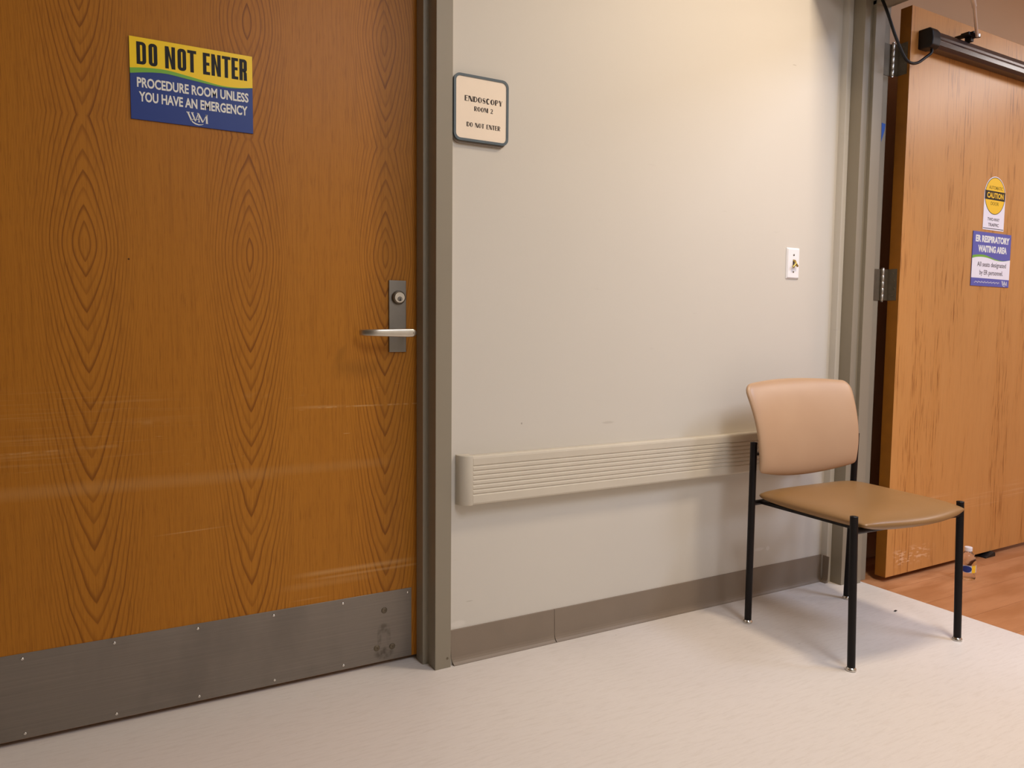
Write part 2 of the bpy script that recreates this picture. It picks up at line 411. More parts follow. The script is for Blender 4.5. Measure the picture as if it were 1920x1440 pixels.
# cross wall with the opening to the waiting room
OY0, OY1, OH = -0.078, -1.30, 2.17
bm = bmesh.new()
bm_box(bm, 2.49, 2.66, -0.0278, 0.12, 0, ZC); bm_box(bm, 2.49, 2.66, -3.3, OY1-0.05, 0, ZC); bm_box(bm, 2.49, 2.66, OY1-0.05, -0.0278, OH+0.05, ZC)
bmesh.ops.remove_doubles(bm, verts=bm.verts, dist=1e-5)
tag(obj('wall_right', bm, M_wall), kind='structure')
tag(obj('wall_left', box(-6.12, -6.0, -3.3, 0.12, 0, ZC), M_wall), kind='structure')
tag(obj('wall_front', box(-6.12, 6.1, -3.42, -3.3, 0, ZC), M_wall), kind='structure')
tag(obj('wall_waiting_room_back', box(2.66, 6.0, 0.10, 0.22, 0, ZC), M_wall2), kind='structure')
tag(obj('wall_waiting_room_right', box(6.0, 6.1, -3.3, 0.22, 0, ZC), M_wall2), kind='structure')
tag(obj('ceiling', box(-6.12, 6.1, -3.42, 0.22, ZC, ZC+0.05), M_ceil), kind='structure')

# waiting room floor: a base and wood look planks laid along x
f2 = obj('floor_waiting_room', box(2.622, 6.0, -3.3, 0.10, -0.05, -0.004), M_rubber); tag(f2, kind='structure')
W = 0.152
edge = -0.348
ys = []
y = edge
while y < 0.10: y += W
while y > -3.3:
    ys.append((max(y-W, -3.3), min(y, 0.0995))); y -= W
plank_lens = [1.22]
for i, (ya, yb) in enumerate(ys):
    if yb < -1.9: break
    xx = 2.6225; first = 0.35 + 0.3*((i*5) % 4)
    while xx < 5.2:
        x1 = min(xx + (first if xx < 2.63 else 1.22), 5.99)
        g = 0.0005
        b = box(xx+g if xx > 2.63 else xx, x1-g, ya+g, yb-g, -0.004, 0.0)
        o = obj('plank', b, M_plank, f2)
        xx = x1
bm = bmesh.new(); bm_box(bm, 2.6225, 5.99, -3.299, ys[i][1]-0.0005 if ys[i][1] > -3 else -2, -0.004, 0.0)
rest = obj('plank_field', bm, M_plank, f2); rest['kind'] = 'stuff'

# ---- frame of door 1 (trim_1)
def jamb1(x, s):   # s=+1 right jamb, opening on the -x side
    P = [(x+s*0.049, -0.012), (x, -0.012), (x, 0.040), (x-s*0.016, 0.040), (x-s*0.016, 0.088), (x, 0.088), (x, 0.135), (x+s*0.049, 0.135)]
    return P
t1 = empty('trim_1'); tag(t1, kind='structure')
obj('jamb', prism(jamb1(DX1, 1), 0, DH+0.049, 'z', 0.0012), M_frame, t1)
obj('jamb', prism(jamb1(DX0, -1), 0, DH+0.049, 'z', 0.0012), M_frame, t1)
hp = [(-0.012, DH+0.049), (-0.012, DH), (0.040, DH), (0.040, DH-0.016), (0.088, DH-0.016), (0.088, DH), (0.135, DH), (0.135, DH+0.049)]
obj('head', prism(hp, DX0, DX1, 'x', 0.0012), M_frame, t1)
obj('screw', lathe([(0.0035, 0), (0.0035, 0.0006)], 10, axis='y'), M_hinge, t1, loc=(0.892, -0.0127, 0.028))

# ---- door 1
d1 = empty('door_1', (0, 0.09, 0)); tag(d1, kind='structure')
slab = obj('slab', box(DX0+0.004, DX1-0.004, 0, 0.044, 0.012, DH-0.004, 0.001), M_oak, d1)
kick = obj('kick_plate', box(DX0+0.024, 0.8225, -0.0018, 0, 0.0135, 0.2165, 0.0004, 1), M_kick, d1)
scr_bm = lathe([(0.0008, -0.0016), (0.0030, -0.0011), (0.0040, 0.0)], 12, axis='y')
scr_me = mesh_from_bm('screw', scr_bm)
for k in range(-1, 6):
    for z in (0.2037, 0.0257):
        if k == 5 and z < 0.1: continue
        x = -0.1352 + 0.1885*k if k < 5 else 0.811
        if x < DX0+0.03: continue
        obj('screw', scr_me, M_chrome if k < 5 else M_hinge, kick, loc=(x, -0.0018, z), smooth=True)
blt = mesh_from_bm('bolt', lathe([(0.0022, -0.0008), (0.0030, -0.0022), (0.0072, -0.0022), (0.0085, -0.0012), (0.0088, 0)], 16, axis='y'))
for x, z in ((0.7391, 0.1628), (0.7163, 0.0556), (0.763, 0.0524)):
    obj('bolt', blt, M_hinge, kick, loc=(x, -0.0018, z), smooth=True, auto=40)
lp = obj('lock_plate', box(0.7543, 0.8055, -0.006, 0, 0.9022, 1.1022, 0.0012), M_steel_dk, d1)
# key cylinder: collar, face and plug with a keyhole
obj('lock_collar', lathe([(0.0195, 0), (0.0192, -0.006), (0.0175, -0.0105), (0.0155, -0.0115), (0.0150, -0.009)], 32, axis='y'), M_hinge, lp, loc=(0.7815, -0.006, 1.0548), smooth=True, auto=35)
obj('cylinder_face', lathe([(0.0149, 0), (0.0149, -0.0125), (0.0143, -0.0132), (0.0, -0.0132)], 32, axis='y', close=False), M_steel, lp, loc=(0.7815, -0.006, 1.0548), smooth=True, auto=35)
obj('keyway_plug', lathe([(0.0066, 0), (0.0066, -0.0148), (0.0058, -0.0155), (0.0, -0.0155)], 24, axis='y', close=False), M_steel_dk, lp, loc=(0.7815, -0.006, 1.0508), smooth=True, auto=35)
kb = box(-0.0011, 0.0011, -0.0160, -0.0150, -0.0050, 0.0025); bm_box(kb, -0.002, 0.002, -0.0160, -0.0150, -0.0050, -0.0024)
obj('keyhole', kb, M_blackrub, lp, loc=(0.7815, -0.006, 1.0508))
# lever: rounded spindle end, tapering blade, tip returning towards the door
def lever_bm():
    bm = bmesh.new()
    path = [(0.8075, -0.060, 0.0060, 0.0075), (0.8055, -0.0615, 0.0095, 0.0078), (0.800, -0.062, 0.0115, 0.0078), (0.788, -0.062, 0.0118, 0.0075), (0.770, -0.062, 0.0114, 0.0070), (0.745, -0.061, 0.0108, 0.0066), (0.720, -0.0600, 0.0101, 0.0062), (0.704, -0.0590, 0.0096, 0.0060),
            (0.694, -0.0565, 0.0093, 0.0062), (0.684, -0.0510, 0.0090, 0.0065), (0.674, -0.0430, 0.0086, 0.0065), (0.667, -0.0345, 0.0082, 0.0062), (0.664, -0.0290, 0.0072, 0.0052)]
    rings = []
    for i, (x, y, h, t) in enumerate(path):
        a = path[max(i-1, 0)]; b = path[min(i+1, len(path)-1)]
        d = Vector((b[0]-a[0], b[1]-a[1], 0)).normalized(); nn = Vector((-d.y, d.x, 0))
        ring = []
        for k in range(16):
            an = 2*math.pi*k/16; c, s = math.cos(an), math.sin(an)
            u = math.copysign(abs(c)**0.45, c)*t; v = math.copysign(abs(s)**0.45, s)*h
            ring.append(bm.verts.new((x + nn.x*u, y + nn.y*u, 0.957 + v)))
        rings.append(ring)
    fs = [bm.faces.new(rings[0]), bm.faces.new(rings[-1])]
    for A, B in zip(rings, rings[1:]):
        for k in range(16): fs.append(bm.faces.new((A[k], A[(k+1) % 16], B[(k+1) % 16], B[k])))
    bmesh.ops.recalc_face_normals(bm, faces=fs)
    return bm
lev = obj('lever_handle', lever_bm(), M_steel, d1, smooth=True, auto=50)
obj('spindle', lathe([(0.0095, 0), (0.0095, -0.05)], 20, axis='y'), M_steel, lev, loc=(0.795, -0.006, 0.957), smooth=True, auto=40)
obj('set_screw', lathe([(0.0012, 0), (0.0012, -0.0006)], 8, axis='y'), M_blackrub, lev, loc=(0.8015, -0.0695, 0.957))

# ---- frame of the opening on the right (trim_2) and its profile
t2 = empty('trim_2'); tag(t2, kind='structure')
def jamb2(y, s):
    return [(2.513, y+s*0.05), (2.513, y), (2.552, y), (2.552, y-s*0.016), (2.607, y-s*0.016), (2.607, y), (2.658, y), (2.658, y+s*0.05)]
obj('jamb', prism(jamb2(OY0, 1), 0, OH+0.05, 'z', 0.0015), M_frame, t2)
obj('jamb', prism(jamb2(OY1, -1), 0, OH+0.05, 'z', 0.0015), M_frame, t2)
hp = [(2.513, OH+0.05), (2.513, OH), (2.552, OH), (2.552, OH-0.016), (2.607, OH-0.016), (2.607, OH), (2.658, OH), (2.658, OH+0.05)]
obj('head', prism(hp, OY1, OY0, 'y', 0.0015), M_frame, t2)

# ---- door 2, open a little past a right angle, hinge edge towards the camera
d2 = empty('door_2', (2.69, -0.1406, 0), (0, 0, R(1.0))); tag(d2, kind='structure')
s2 = obj('slab', box(0, 1.215, 0, 0.0455, 0.0205, 2.163, 0.001), M_oak2, d2)
s2.data.materials.append(M_edge)
for p in s2.data.polygons:
    if p.normal.x < -0.7 or p.normal.z > 0.7: p.material_index = 1
# sensor bar across the top of the door
bar = obj('sensor_bar', prism([(-0.001, 2.0165), (-0.040, 2.0130), (-0.050, 2.020), (-0.052, 2.040), (-0.049, 2.046), (-0.049, 2.056), (-0.046, 2.070), (-0.036, 2.077), (-0.001, 2.077)], 0.088, 1.12, 'x', 0.0012), M_bar, d2)
obj('lens_strip', box(0.092, 1.118, -0.0530, -0.049, 2.021, 2.038, 0.001), M_lens, bar)
obj('end_cap', prism([(0.001, 2.0120), (-0.042, 2.0080), (-0.055, 2.017), (-0.057, 2.040), (-0.054, 2.066), (-0.042, 2.081), (0.001, 2.081)], 0.044, 0.094, 'x', 0.004), M_blackrub, bar)
obj('end_cap', prism([(0.001, 2.0120), (-0.042, 2.0080), (-0.055, 2.017), (-0.057, 2.040), (-0.054, 2.066), (-0.042, 2.081), (0.001, 2.081)], 1.114, 1.16, 'x', 0.004), M_blackrub, bar)
# hinges (in world coordinates of the frame, converted to the door)
Minv = Matrix.Translation((2.69, -0.1406, 0)) @ Matrix.Rotation(R(1.0), 4, 'Z'); Minv = Minv.inverted()
def hinge(z0, z1):
    zc = (z0+z1)/2; h = z1-z0
    def conv(bm): bmesh.ops.transform(bm, matrix=Minv, verts=bm.verts); return bm
    a = obj('hinge', conv(prism([(2.669, -0.0905), (2.6885, -0.0925), (2.6885, -0.1300), (2.6902, -0.1300), (2.6902, -0.0910), (2.6690, -0.0885)], z0, z1, 'z')), M_hinge, d2)
    obj('frame_leaf', conv(box(2.6225, 2.666, -0.0800, -0.0776, z0, z1)), M_hinge, a)
    kb = bmesh.new()
    for i in range(5):
        q0 = z0 - 0.002 + (h+0.004)*i/5 + 0.0006; q1 = z0 - 0.002 + (h+0.004)*(i+1)/5 - 0.0006
        bmesh.ops.translate(lathe([(0.0062, q0), (0.0066, q0+0.0008), (0.0066, q1-0.0008), (0.0062, q1)], 14, bm=kb), verts=[v for v in kb.verts if abs(v.co.x) < 1], vec=(2.6680, -0.0860, 0))
    obj('knuckle', conv(kb), M_steel, a, smooth=True, auto=40)
    pb = bmesh.new()
    for q in (z0-0.006, z1+0.0025):
        bmesh.ops.translate(lathe([(0.004, q), (0.0056, q+0.001), (0.0056, q+0.0025), (0.004, q+0.0035)], 14, bm=pb), verts=[v for v in pb.verts if abs(v.co.x) < 1], vec=(2.6680, -0.0860, 0))
    obj('pin_tip', conv(pb), M_chrome, a, smooth=True, auto=40)
    for dz_ in (-0.042, -0.015, 0.015, 0.042):
        yy = -0.112 if abs(dz_) > 0.02 else -0.120
        sb = lathe([(0.0040, 0), (0.0034, -0.0012), (0.0, -0.0012)], 12, axis='x', close=False)
        bmesh.ops.translate(sb, verts=sb.verts, vec=(2.6885, yy, zc+dz_))
        obj('screw', conv(sb), M_hinge, a)
hinge(1.921, 2.036); hinge(1.0885, 1.2065); hinge(0.235, 0.350)

# ---- cove base
def cove(x0, x1, skew0=0.0, skew1=0.0):
    prof = [(0.0, 0.0), (-0.0125, 0.0), (-0.0132, 0.0016), (-0.0110, 0.0045), (-0.0070, 0.0085), (-0.0045, 0.0145), (-0.0034, 0.022), (-0.0032, 0.1025), (-0.0026, 0.1040), (0.0, 0.1040)]
    bm = bmesh.new()
    def tz(z, sk): return sk*max(0.0, 1-z/0.055)**1.5
    lo = [bm.verts.new((x0+tz(z, skew0), y, z)) for y, z in prof]; hi = [bm.verts.new((x1-tz(z, skew1), y, z)) for y, z in prof]
    n = len(prof); fs = [bm.faces.new(lo), bm.faces.new(hi)]
    for i in range(n): fs.append(bm.faces.new((lo[i], lo[(i+1) % n], hi[(i+1) % n], hi[i])))
    bmesh.ops.recalc_face_normals(bm, faces=fs); return bm
bb = empty('baseboard_back'); tag(bb, kind='structure')
obj('base_strip', cove(0.9035, 1.2592, 0.011, -0.002), M_rubber, bb)
obj('base_strip', cove(1.2602, 2.489, 0.0042, 0.0), M_rubber, bb)
br_ = empty('baseboard_right', (2.49, 0.0, 0), (0, 0, R(-90))); tag(br_, kind='structure')
obj('base_strip', cove(0.0125, 0.0400, 0.0, 0.004), M_rubber, br_)
bl_ = empty('baseboard_left'); tag(bl_, kind='structure')
obj('base_strip', cove(-5.99, DX0-0.05), M_rubber, bl_)

# ---------------------------------------------------------------- handrail
hr = empty('handrail', (0, 0, 0)); tag(hr, 'cream ribbed vinyl crash rail along the wall behind the chair', 'handrail')
zb, zt = 0.4708, 0.6128
H = zt-zb
prof = [(-0.001, zt-0.003), (-0.034, zt-0.0010), (-0.0385, zt-0.0040), (-0.040, zt-0.009)]
for fgr in (0.212, 0.311, 0.404, 0.50, 0.593, 0.689, 0.782):
    zc = zt - fgr*H
    prof += [(-0.0400, zc+0.0034), (-0.0372, zc+0.0008), (-0.0372, zc-0.0002), (-0.0400, zc-0.0030)]
prof += [(-0.040, zb+0.007), (-0.0385, zb+0.003), (-0.035, zb+0.0005), (-0.001, zb+0.002)]
obj('rail_cover', prism(prof, 0.9575, 2.36, 'x'), M_rail, hr)
def capbm(x0, s):
    pl = [(x0, -0.001), (x0, -0.0404)]
    for k in range(1, 9):
        a = k/8*math.pi/2
        pl.append((x0 - s*0.036*math.sin(a), -0.0404 + 0.0300*(1-math.cos(a))))
    pl.append((x0 - s*0.036, -0.001))
    bm = prism(pl, zb-0.001, zt+0.0005, 'z')
    hz = [e for e in bm.edges if abs(e.verts[0].co.z-e.verts[1].co.z) < 1e-6 and min(e.verts[0].co.y, e.verts[1].co.y) < -0.005 and max(e.verts[0].co.y, e.verts[1].co.y) < -0.002 and abs(e.verts[0].co.x-e.verts[1].co.x) > 1e-6]
    bmesh.ops.bevel(bm, geom=hz, offset=0.003, segments=2, profile=0.5, affect='EDGES')
    return bm
obj('end_cap', capbm(0.9568, 1), M_rail, hr, smooth=True, auto=45)
obj('end_cap', capbm(2.3607, -1), M_rail, hr, smooth=True, auto=45)

# ---------------------------------------------------------------- flat lettering
def flat(polys, h=0.0004):
    """polys: list of outlines (lists of xy) -> thin raised prisms"""
    bm = bmesh.new()
    for p in polys: prism(p, 0, h, 'z', bm=bm)
    return bm
def ring_faces(bm, outer, inner, h=0.0004):
    n = len(outer)
    o0 = [bm.verts.new((x, y, h)) for x, y in outer]; i0 = [bm.verts.new((x, y, h)) for x, y in inner]
    o1 = [bm.verts.new((x, y, 0)) for x, y in outer]; i1 = [bm.verts.new((x, y, 0)) for x, y in inner]
    fs = []
    for k in range(n):
        j = (k+1) % n
        fs += [bm.faces.new((o0[k], o0[j], i0[j], i0[k])), bm.faces.new((o1[k], o1[j], o0[j], o0[k])), bm.faces.new((i0[k], i0[j], i1[j], i1[k]))]
    bmesh.ops.recalc_face_normals(bm, faces=fs)
def rrect(x0, y0, x1, y1, rads, n=6):
    """rads: bl, br, tr, tl"""
    out = []
    for (cx, cy, r, a0) in ((x0+rads[0], y0+rads[0], rads[0], 180), (x1-rads[1], y0+rads[1], rads[1], 270), (x1-rads[2], y1-rads[2], rads[2], 0), (x0+rads[3], y1-rads[3], rads[3], 90)):
        for k in range(n+1):
            a = R(a0 + 90*k/n); out.append((cx + r*math.cos(a), cy + r*math.sin(a)))
    return out
def ell(cx, cy, rx, ry, n=28, a0=0): return [(cx+rx*math.cos(2*math.pi*k/n+a0), cy+ry*math.sin(2*math.pi*k/n+a0)) for k in range(n)]

def stroke(pts, ws, cap=0.0):
    """variable width stroke -> outline polygon"""
    pts = [Vector(p) for p in pts]
    if not isinstance(ws, (list, tuple)): ws = [ws]*len(pts)
    L, Rr = [], []
    for i, p in enumerate(pts):
        t = (pts[min(i+1, len(pts)-1)]-pts[max(i-1, 0)]).normalized(); nn = Vector((-t.y, t.x))
        L.append(tuple(p + nn*ws[i]/2)); Rr.append(tuple(p - nn*ws[i]/2))
    return L + Rr[::-1]

# heavy condensed capitals, placed glyph by glyph in boxes (x0,y0,x1,y1)
def heavy(bm, ch, x0, y0, x1, y1, tx, ty, h=0.0004):
    w_, h_ = x1-x0, y1-y0
    def P(*q): prism([(x0+a, y0+b) for a, b in q], 0, h, 'z', bm=bm)
    if ch == 'O': r = w_*0.42; ring_faces(bm, rrect(x0, y0, x1, y1, (r,)*4), rrect(x0+tx, y0+ty, x1-tx, y1-ty, ((w_-2*tx)*0.48,)*4), h)
    elif ch == 'D': r = w_*0.42; e = 1e-5; q = (w_-2*tx)*0.48; ring_faces(bm, rrect(x0, y0, x1, y1, (e, r, r, e)), rrect(x0+tx, y0+ty, x1-tx, y1-ty, (e, q, q, e)), h)
    elif ch == 'N': P((0,0),(tx,0),(tx,h_*.60),(w_-tx*1.02,0),(w_,0),(w_,h_),(w_-tx,h_),(w_-tx,h_*.40),(tx*1.02,h_),(0,h_))
    elif ch == 'T': P((w_/2-tx/2,0),(w_/2+tx/2,0),(w_/2+tx/2,h_-ty),(w_,h_-ty),(w_,h_),(0,h_),(0,h_-ty),(w_/2-tx/2,h_-ty))
    elif ch == 'E': P((0,0),(w_,0),(w_,ty),(tx,ty),(tx,h_*.43),(w_*.92,h_*.43),(w_*.92,h_*.43+ty),(tx,h_*.43+ty),(tx,h_-ty),(w_,h_-ty),(w_,h_),(0,h_))
    elif ch == 'R':
        r = w_*0.40; e = 1e-5; q = (w_-2*tx)*0.48; ym = y0+h_*.42
        ring_faces(bm, rrect(x0, ym, x1, y1, (e, r*.8, r, e)), rrect(x0+tx, ym+ty, x1-tx, y1-ty, (e, q, q, e)), h)
        P((0,0),(tx,0),(tx,h_*.43),(0,h_*.43)); P((w_-tx,0),(w_,0),(w_*.97,h_*.36),(w_*.80,h_*.46),(w_*.45,h_*.43),(w_-tx,h_*.36))

# thick and thin display capitals in a unit box
def arcp(cx, cy, rx, ry, a0, a1, n=10): return [(cx+rx*math.cos(R(a0+(a1-a0)*k/n)), cy+ry*math.sin(R(a0+(a1-a0)*k/n))) for k in range(n+1)]
def arcw(n, thin, thick): return [thin+(thick-thin)*math.sin(math.pi*k/n) for k in range(n+1)]
def disp(ch):
    t, T = 0.10, 0.40
    if ch == 'E': return [[(0,0),(T,0),(T,1),(0,1)], [(T,0),(1,0),(1,.09),(T,.09)], [(T,.50),(.85,.50),(.85,.58),(T,.58)], [(T,.91),(1,.91),(1,1),(T,1)]]
    if ch == 'N': return [[(0,0),(t,0),(t,1),(0,1)], [(0,1),(.42,1),(1,0),(.60,0)], [(.9,0),(1,0),(1,1),(.9,1)]]
    if ch == 'D': return [[(0,0),(T,0),(T,1),(0,1)], stroke(arcp(.42,.5,.50,.455,-90,90), arcw(10,.09,.2))]
    if ch == 'O': return ['ring', ell(.5,.5,.5,.5), ell(.56,.5,.19,.43)]
    if ch == 'C': return [stroke(arcp(.58,.5,.42,.455,50,310,14), [.09+.32*max(0,math.sin(math.pi*k/14))**1.5 for k in range(15)])]
    if ch == 'G': return disp('C') + [[(.7,.1),(1,.1),(1,.45),(.7,.45)]]
    if ch == 'S': return [stroke([(.88,.80),(.70,.94),(.42,.94),(.16,.80),(.20,.62),(.50,.50),(.80,.36),(.84,.18),(.60,.06),(.30,.06),(.08,.20)], [.10,.09,.10,.20,.30,.36,.30,.20,.10,.09,.10])]
    if ch == 'P': return [[(0,0),(T,0),(T,1),(0,1)], stroke(arcp(.42,.72,.48,.235,-90,90), arcw(10,.09,.2))]
    if ch == 'R': return disp('P') + [[(.42,.49),(.60,.47),(1.02,0),(.72,0)]]
    if ch == 'Y': return [[(0,1),(.38,1),(.66,.44),(.32,.44)], [(.88,1),(1,1),(.62,.44),(.54,.44)], [(.32,0),(.66,0),(.66,.46),(.32,.46)]]
    if ch == 'M': return [[(0,0),(.07,0),(.07,1),(0,1)], [(0,1),(.32,1),(.54,.05),(.44,.05)], [(.66,1),(.74,1),(.54,.05),(.46,.05)], [(.70,0),(1,0),(1,1),(.66,1)]]
    if ch == 'T': return [[(.30,0),(.70,0),(.70,1),(.30,1)], [(0,.9),(1,.9),(1,1),(0,1)]]
    if ch == '2': return [stroke([(.06,.70),(.18,.92),(.50,.95),(.80,.80),(.74,.55),(.40,.28),(.06,.06)], [.12,.12,.10,.30,.30,.14,.10]), [(.04,0),(.98,0),(.98,.14),(.04,.14)]]
    return []
ADV = {'M': 1.25, 'N': 1.0, 'O': 1.0, ' ': 0.55, 'E': .78, 'D': .98, 'S': .80, 'C': .90, 'P': .82, 'Y': .90, 'R': .92, 'T': .85, '2': .8}
def display_text(s, x0, x1, y0, y1, h=0.0004, gap=0.14):
    tot = sum(ADV[c] for c in s) + gap*(len(s)-1); k = (x1-x0)/tot; bm = bmesh.new(); x = x0
    for c in s:
        wv = ADV[c]*k; g = disp(c)
        F = lambda q: [(x+a*wv, y0+b*(y1-y0)) for a, b in q]
        if g and g[0] == 'ring': ring_faces(bm, F(g[1]), F(g[2]), h)
        else:
            for poly in g: prism(F(poly), 0, h, 'z', bm=bm)
        x += wv + gap*k
    return bm

def font_mesh(s, x0, x1, y0, y1, bold=0.0, h=0.0003, fit=True, capref=None):
    """built in font, scaled so that the text fills the box x0..x1, y0..y1"""
    cu = bpy.data.curves.new('text', 'FONT'); cu.body = s; cu.size = 1.0; cu.offset = bold; cu.extrude = 0.02; cu.resolution_u = 3
    to = bpy.data.objects.new('text', cu); COL.objects.link(to)
    dg = bpy.context.evaluated_depsgraph_get(); me = bpy.data.meshes.new_from_object(to.evaluated_get(dg))
    bpy.data.objects.remove(to); bpy.data.curves.remove(cu)
    xs = [v.co.x for v in me.vertices]; yv = [v.co.y for v in me.vertices]
    a0, a1, b0, b1 = min(xs), max(xs), min(yv), max(yv)
    if capref: b0, b1 = capref
    for v in me.vertices:
        v.co.x = x0 + (v.co.x-a0)/(a1-a0)*(x1-x0); v.co.y = y0 + (v.co.y-b0)/(b1-b0)*(y1-y0); v.co.z = h*(v.co.z+0.02)/0.04
    me.materials.clear()
    return me

def monogram(x0, y0, x1, y1, h=0.0004):
    """interlaced serif W and M with a small A and a sweep under them"""
    def Q(p): return (x0+p[0]*(x1-x0), y0+p[1]*(y1-y0))
    k = (x1-x0); S = []
    def st(pts, ws): S.append(stroke([Q(p) for p in pts], [v*k for v in (ws if isinstance(ws, (list, tuple)) else [ws]*len(pts))]))
    st([(.07,.97),(.24,.27)], [.075,.07]); st([(.24,.27),(.40,.62)], [.03,.02])        # W left
    st([(.26,.97),(.42,.27)], [.075,.06]); st([(.42,.27),(.55,.96)], [.03,.04])        # W right
    st([(0,.985),(.16,.985)], .03); st([(.22,.985),(.34,.985)], .03); st([(.50,.985),(.58,.985)], .03)
    st([(.56,.97),(.765,.24)], [.06,.075]); st([(.765,.24),(.93,.90)], [.025,.03])     # M diagonals
    st([(.94,.93),(.955,.22)], .085); st([(.90,.92),(1.0,.92)], .03); st([(.90,.205),(1.01,.205)], .03)
    st([(.575,.80),(.59,.26)], [.03,.045]); st([(.54,.25),(.63,.25)], .03); st([(.48,.46),(.58,.44)], .025)
    st([(.28,.40),(.24,.30),(.30,.17),(.42,.06),(.57,.0),(.70,.03),(.79,.10)], [.03,.05,.06,.06,.045,.03,.015])
    return flat(S, h)

# ---------------------------------------------------------------- sign on door 1
FRONT = (R(90), 0, 0)
def area_poly(top, bot): return top + bot[::-1]
dn = empty('door_sign', (0.2590, 0.0885, 1.5485), FRONT)
tag(dn, 'yellow and blue DO NOT ENTER procedure room sign on the large left door', 'sign')
w_, h_ = 0.2755, 0.1880
def U(u): return (u-0.5)*w_
def V(v): return (0.5-v)*h_
base = obj('sign_plate', box(-w_/2, w_/2, -h_/2, h_/2, -0.0014, 0.0020, 0.0004, 1), M_blue, dn)
yl = [(0,.384),(.10,.362),(.20,.350),(.30,.350),(.44,.376),(.58,.407),(.72,.435),(.86,.433),(1,.405)]
gl = [(0,.449),(.14,.411),(.28,.394),(.43,.415),(.58,.437),(.72,.452),(.86,.443),(1,.408)]
def curve2(pts, n=6): return [(p.x, p.y) for p in catmull([(a, b, 0) for a, b in pts], n)]
ylc = curve2(yl); glc = curve2(gl)
obj('yellow_panel', flat([[(U(a), V(b)) for a, b in [(0, 0.0)] + ylc + [(1, 0.0)]]], 0.0003), M_yellow, dn, loc=(0, 0, 0.0020))
bm = bmesh.new()
def yat(c, u):
    for (a, b), (a2, b2) in zip(c, c[1:]):
        if a <= u <= a2: return b+(b2-b)*(u-a)/max(1e-9, a2-a)
    return c[-1][1]
us = [k/40 for k in range(41)]
for u0, u1 in zip(us, us[1:]):
    q = [(U(u0), V(yat(ylc, u0))), (U(u1), V(yat(ylc, u1))), (U(u1), V(max(yat(glc, u1), yat(ylc, u1)+0.001))), (U(u0), V(max(yat(glc, u0), yat(ylc, u0)+0.001)))]
    bm.faces.new([bm.verts.new((a, b, 0.0004)) for a, b in q])
bmesh.ops.remove_doubles(bm, verts=bm.verts, dist=1e-6); bmesh.ops.recalc_face_normals(bm, faces=bm.faces)
for f in bm.faces:
    if f.normal.z < 0: f.normal_flip()
obj('green_stripe', bm, M_green, dn, loc=(0, 0, 0.0020))
bm = bmesh.new()
for ch, a, b in (('D',330,432),('O',460,553),('N',637,748),('O',775,870),('T',885,985),('E',1060,1140),('N',1157,1265),('T',1280,1380),('E',1392,1470),('R',1485,1575)):
    tx = 0.0078
    heavy(bm, ch, U((a-255)/1385), V(.326), U((b-255)/1385), V(.054), tx, 0.0070)
obj('black_lettering', bm, M_black_ink, dn, loc=(0, 0, 0.0023))
tm = font_mesh('PROCEDURE ROOM UNLESS', U(.052), U(.963), V(.606), V(.484), 0.028)
obj('white_lettering', tm, M_white_ink, dn, loc=(0, 0, 0.0020))
tm = font_mesh('YOU HAVE AN EMERGENCY', U(.065), U(.953), V(.778), V(.655), 0.028)
obj('white_lettering', tm, M_white_ink, dn, loc=(0, 0, 0.0020))
obj('white_monogram', monogram(U(.437), V(.975), U(.612), V(.828)), M_white_ink, dn, loc=(0, 0, 0.0020))

# ---------------------------------------------------------------- sign on the wall
es = empty('room_sign', (0.9895, -0.012, 1.5745), FRONT)
tag(es, 'cream rounded square room sign with slate border beside the door frame', 'sign')
w_, h_ = 0.1700, 0.1790
def plate(x0, y0, x1, y1, r, z0, z1, bev=0.001):
    bm = prism(rrect(x0, y0, x1, y1, (r,)*4), z0, z1, 'z')
    return bm
obj('back_plate', plate(-w_/2, -h_/2-0.006, w_/2-0.004, h_/2-0.004, 0.020, -0.0118, -0.0045), M_rubber, es)
bd = bmesh.new(); ring_faces(bd, rrect(-w_/2, -h_/2, w_/2, h_/2, (.019,)*4), rrect(-w_/2+.0068, -h_/2+.0068, w_/2-.0068, h_/2-.0068, (.0135,)*4), 0.0075)
obj('border', bd, M_slate, es, loc=(0, 0, -0.0045))
obj('face_panel', plate(-w_/2+.0060, -h_/2+.0060, w_/2-.0060, h_/2-.0060, .0138, -0.0045, 0.0012), M_paper, es)
obj('brown_lettering', display_text('ENDOSCOPY', U(.195), U(.885), V(.400), V(.318)), M_brown_ink, es, loc=(0, 0, 0.0012))
obj('brown_lettering', display_text('ROOM 2', U(.367), U(.710), V(.534), V(.464)), M_brown_ink, es, loc=(0, 0, 0.0012))
obj('brown_lettering', display_text('DO NOT ENTER', U(.232), U(.848), V(.780), V(.711)), M_brown_ink, es, loc=(0, 0, 0.0012))

# ---------------------------------------------------------------- switch
sw = empty('wall_switch', (2.2685, -0.0005, 1.2147), FRONT); tag(sw, 'white keyed switch plate with a brass toggle, its two shadows shaped as prongs, on the wall above the chair', 'switch')
bm = prism([(-.034,-.0568),(.034,-.0568),(.034,.0568),(-.034,.0568)], 0, 0.0062, 'z')
for v in bm.verts:
    if v.co.z > 0.003: v.co.x *= 0.83; v.co.y *= 0.90
bmesh.ops.bevel(bm, geom=bm.edges[:], offset=0.0012, segments=2, profile=0.5, affect='EDGES')
obj('switch_plate', bm, M_white, sw)
for zz in (0.0302, -0.0302): obj('screw', lathe([(0.0038, 0), (0.0036, 0.001), (0.0, 0.0016)], 14, close=False), M_steel_dk, sw, loc=(0, zz, 0.0062), smooth=True)
obj('slot', box(-0.0042, 0.0042, -0.012, 0.014, 0.0060, 0.0066), M_grey_ink, sw)
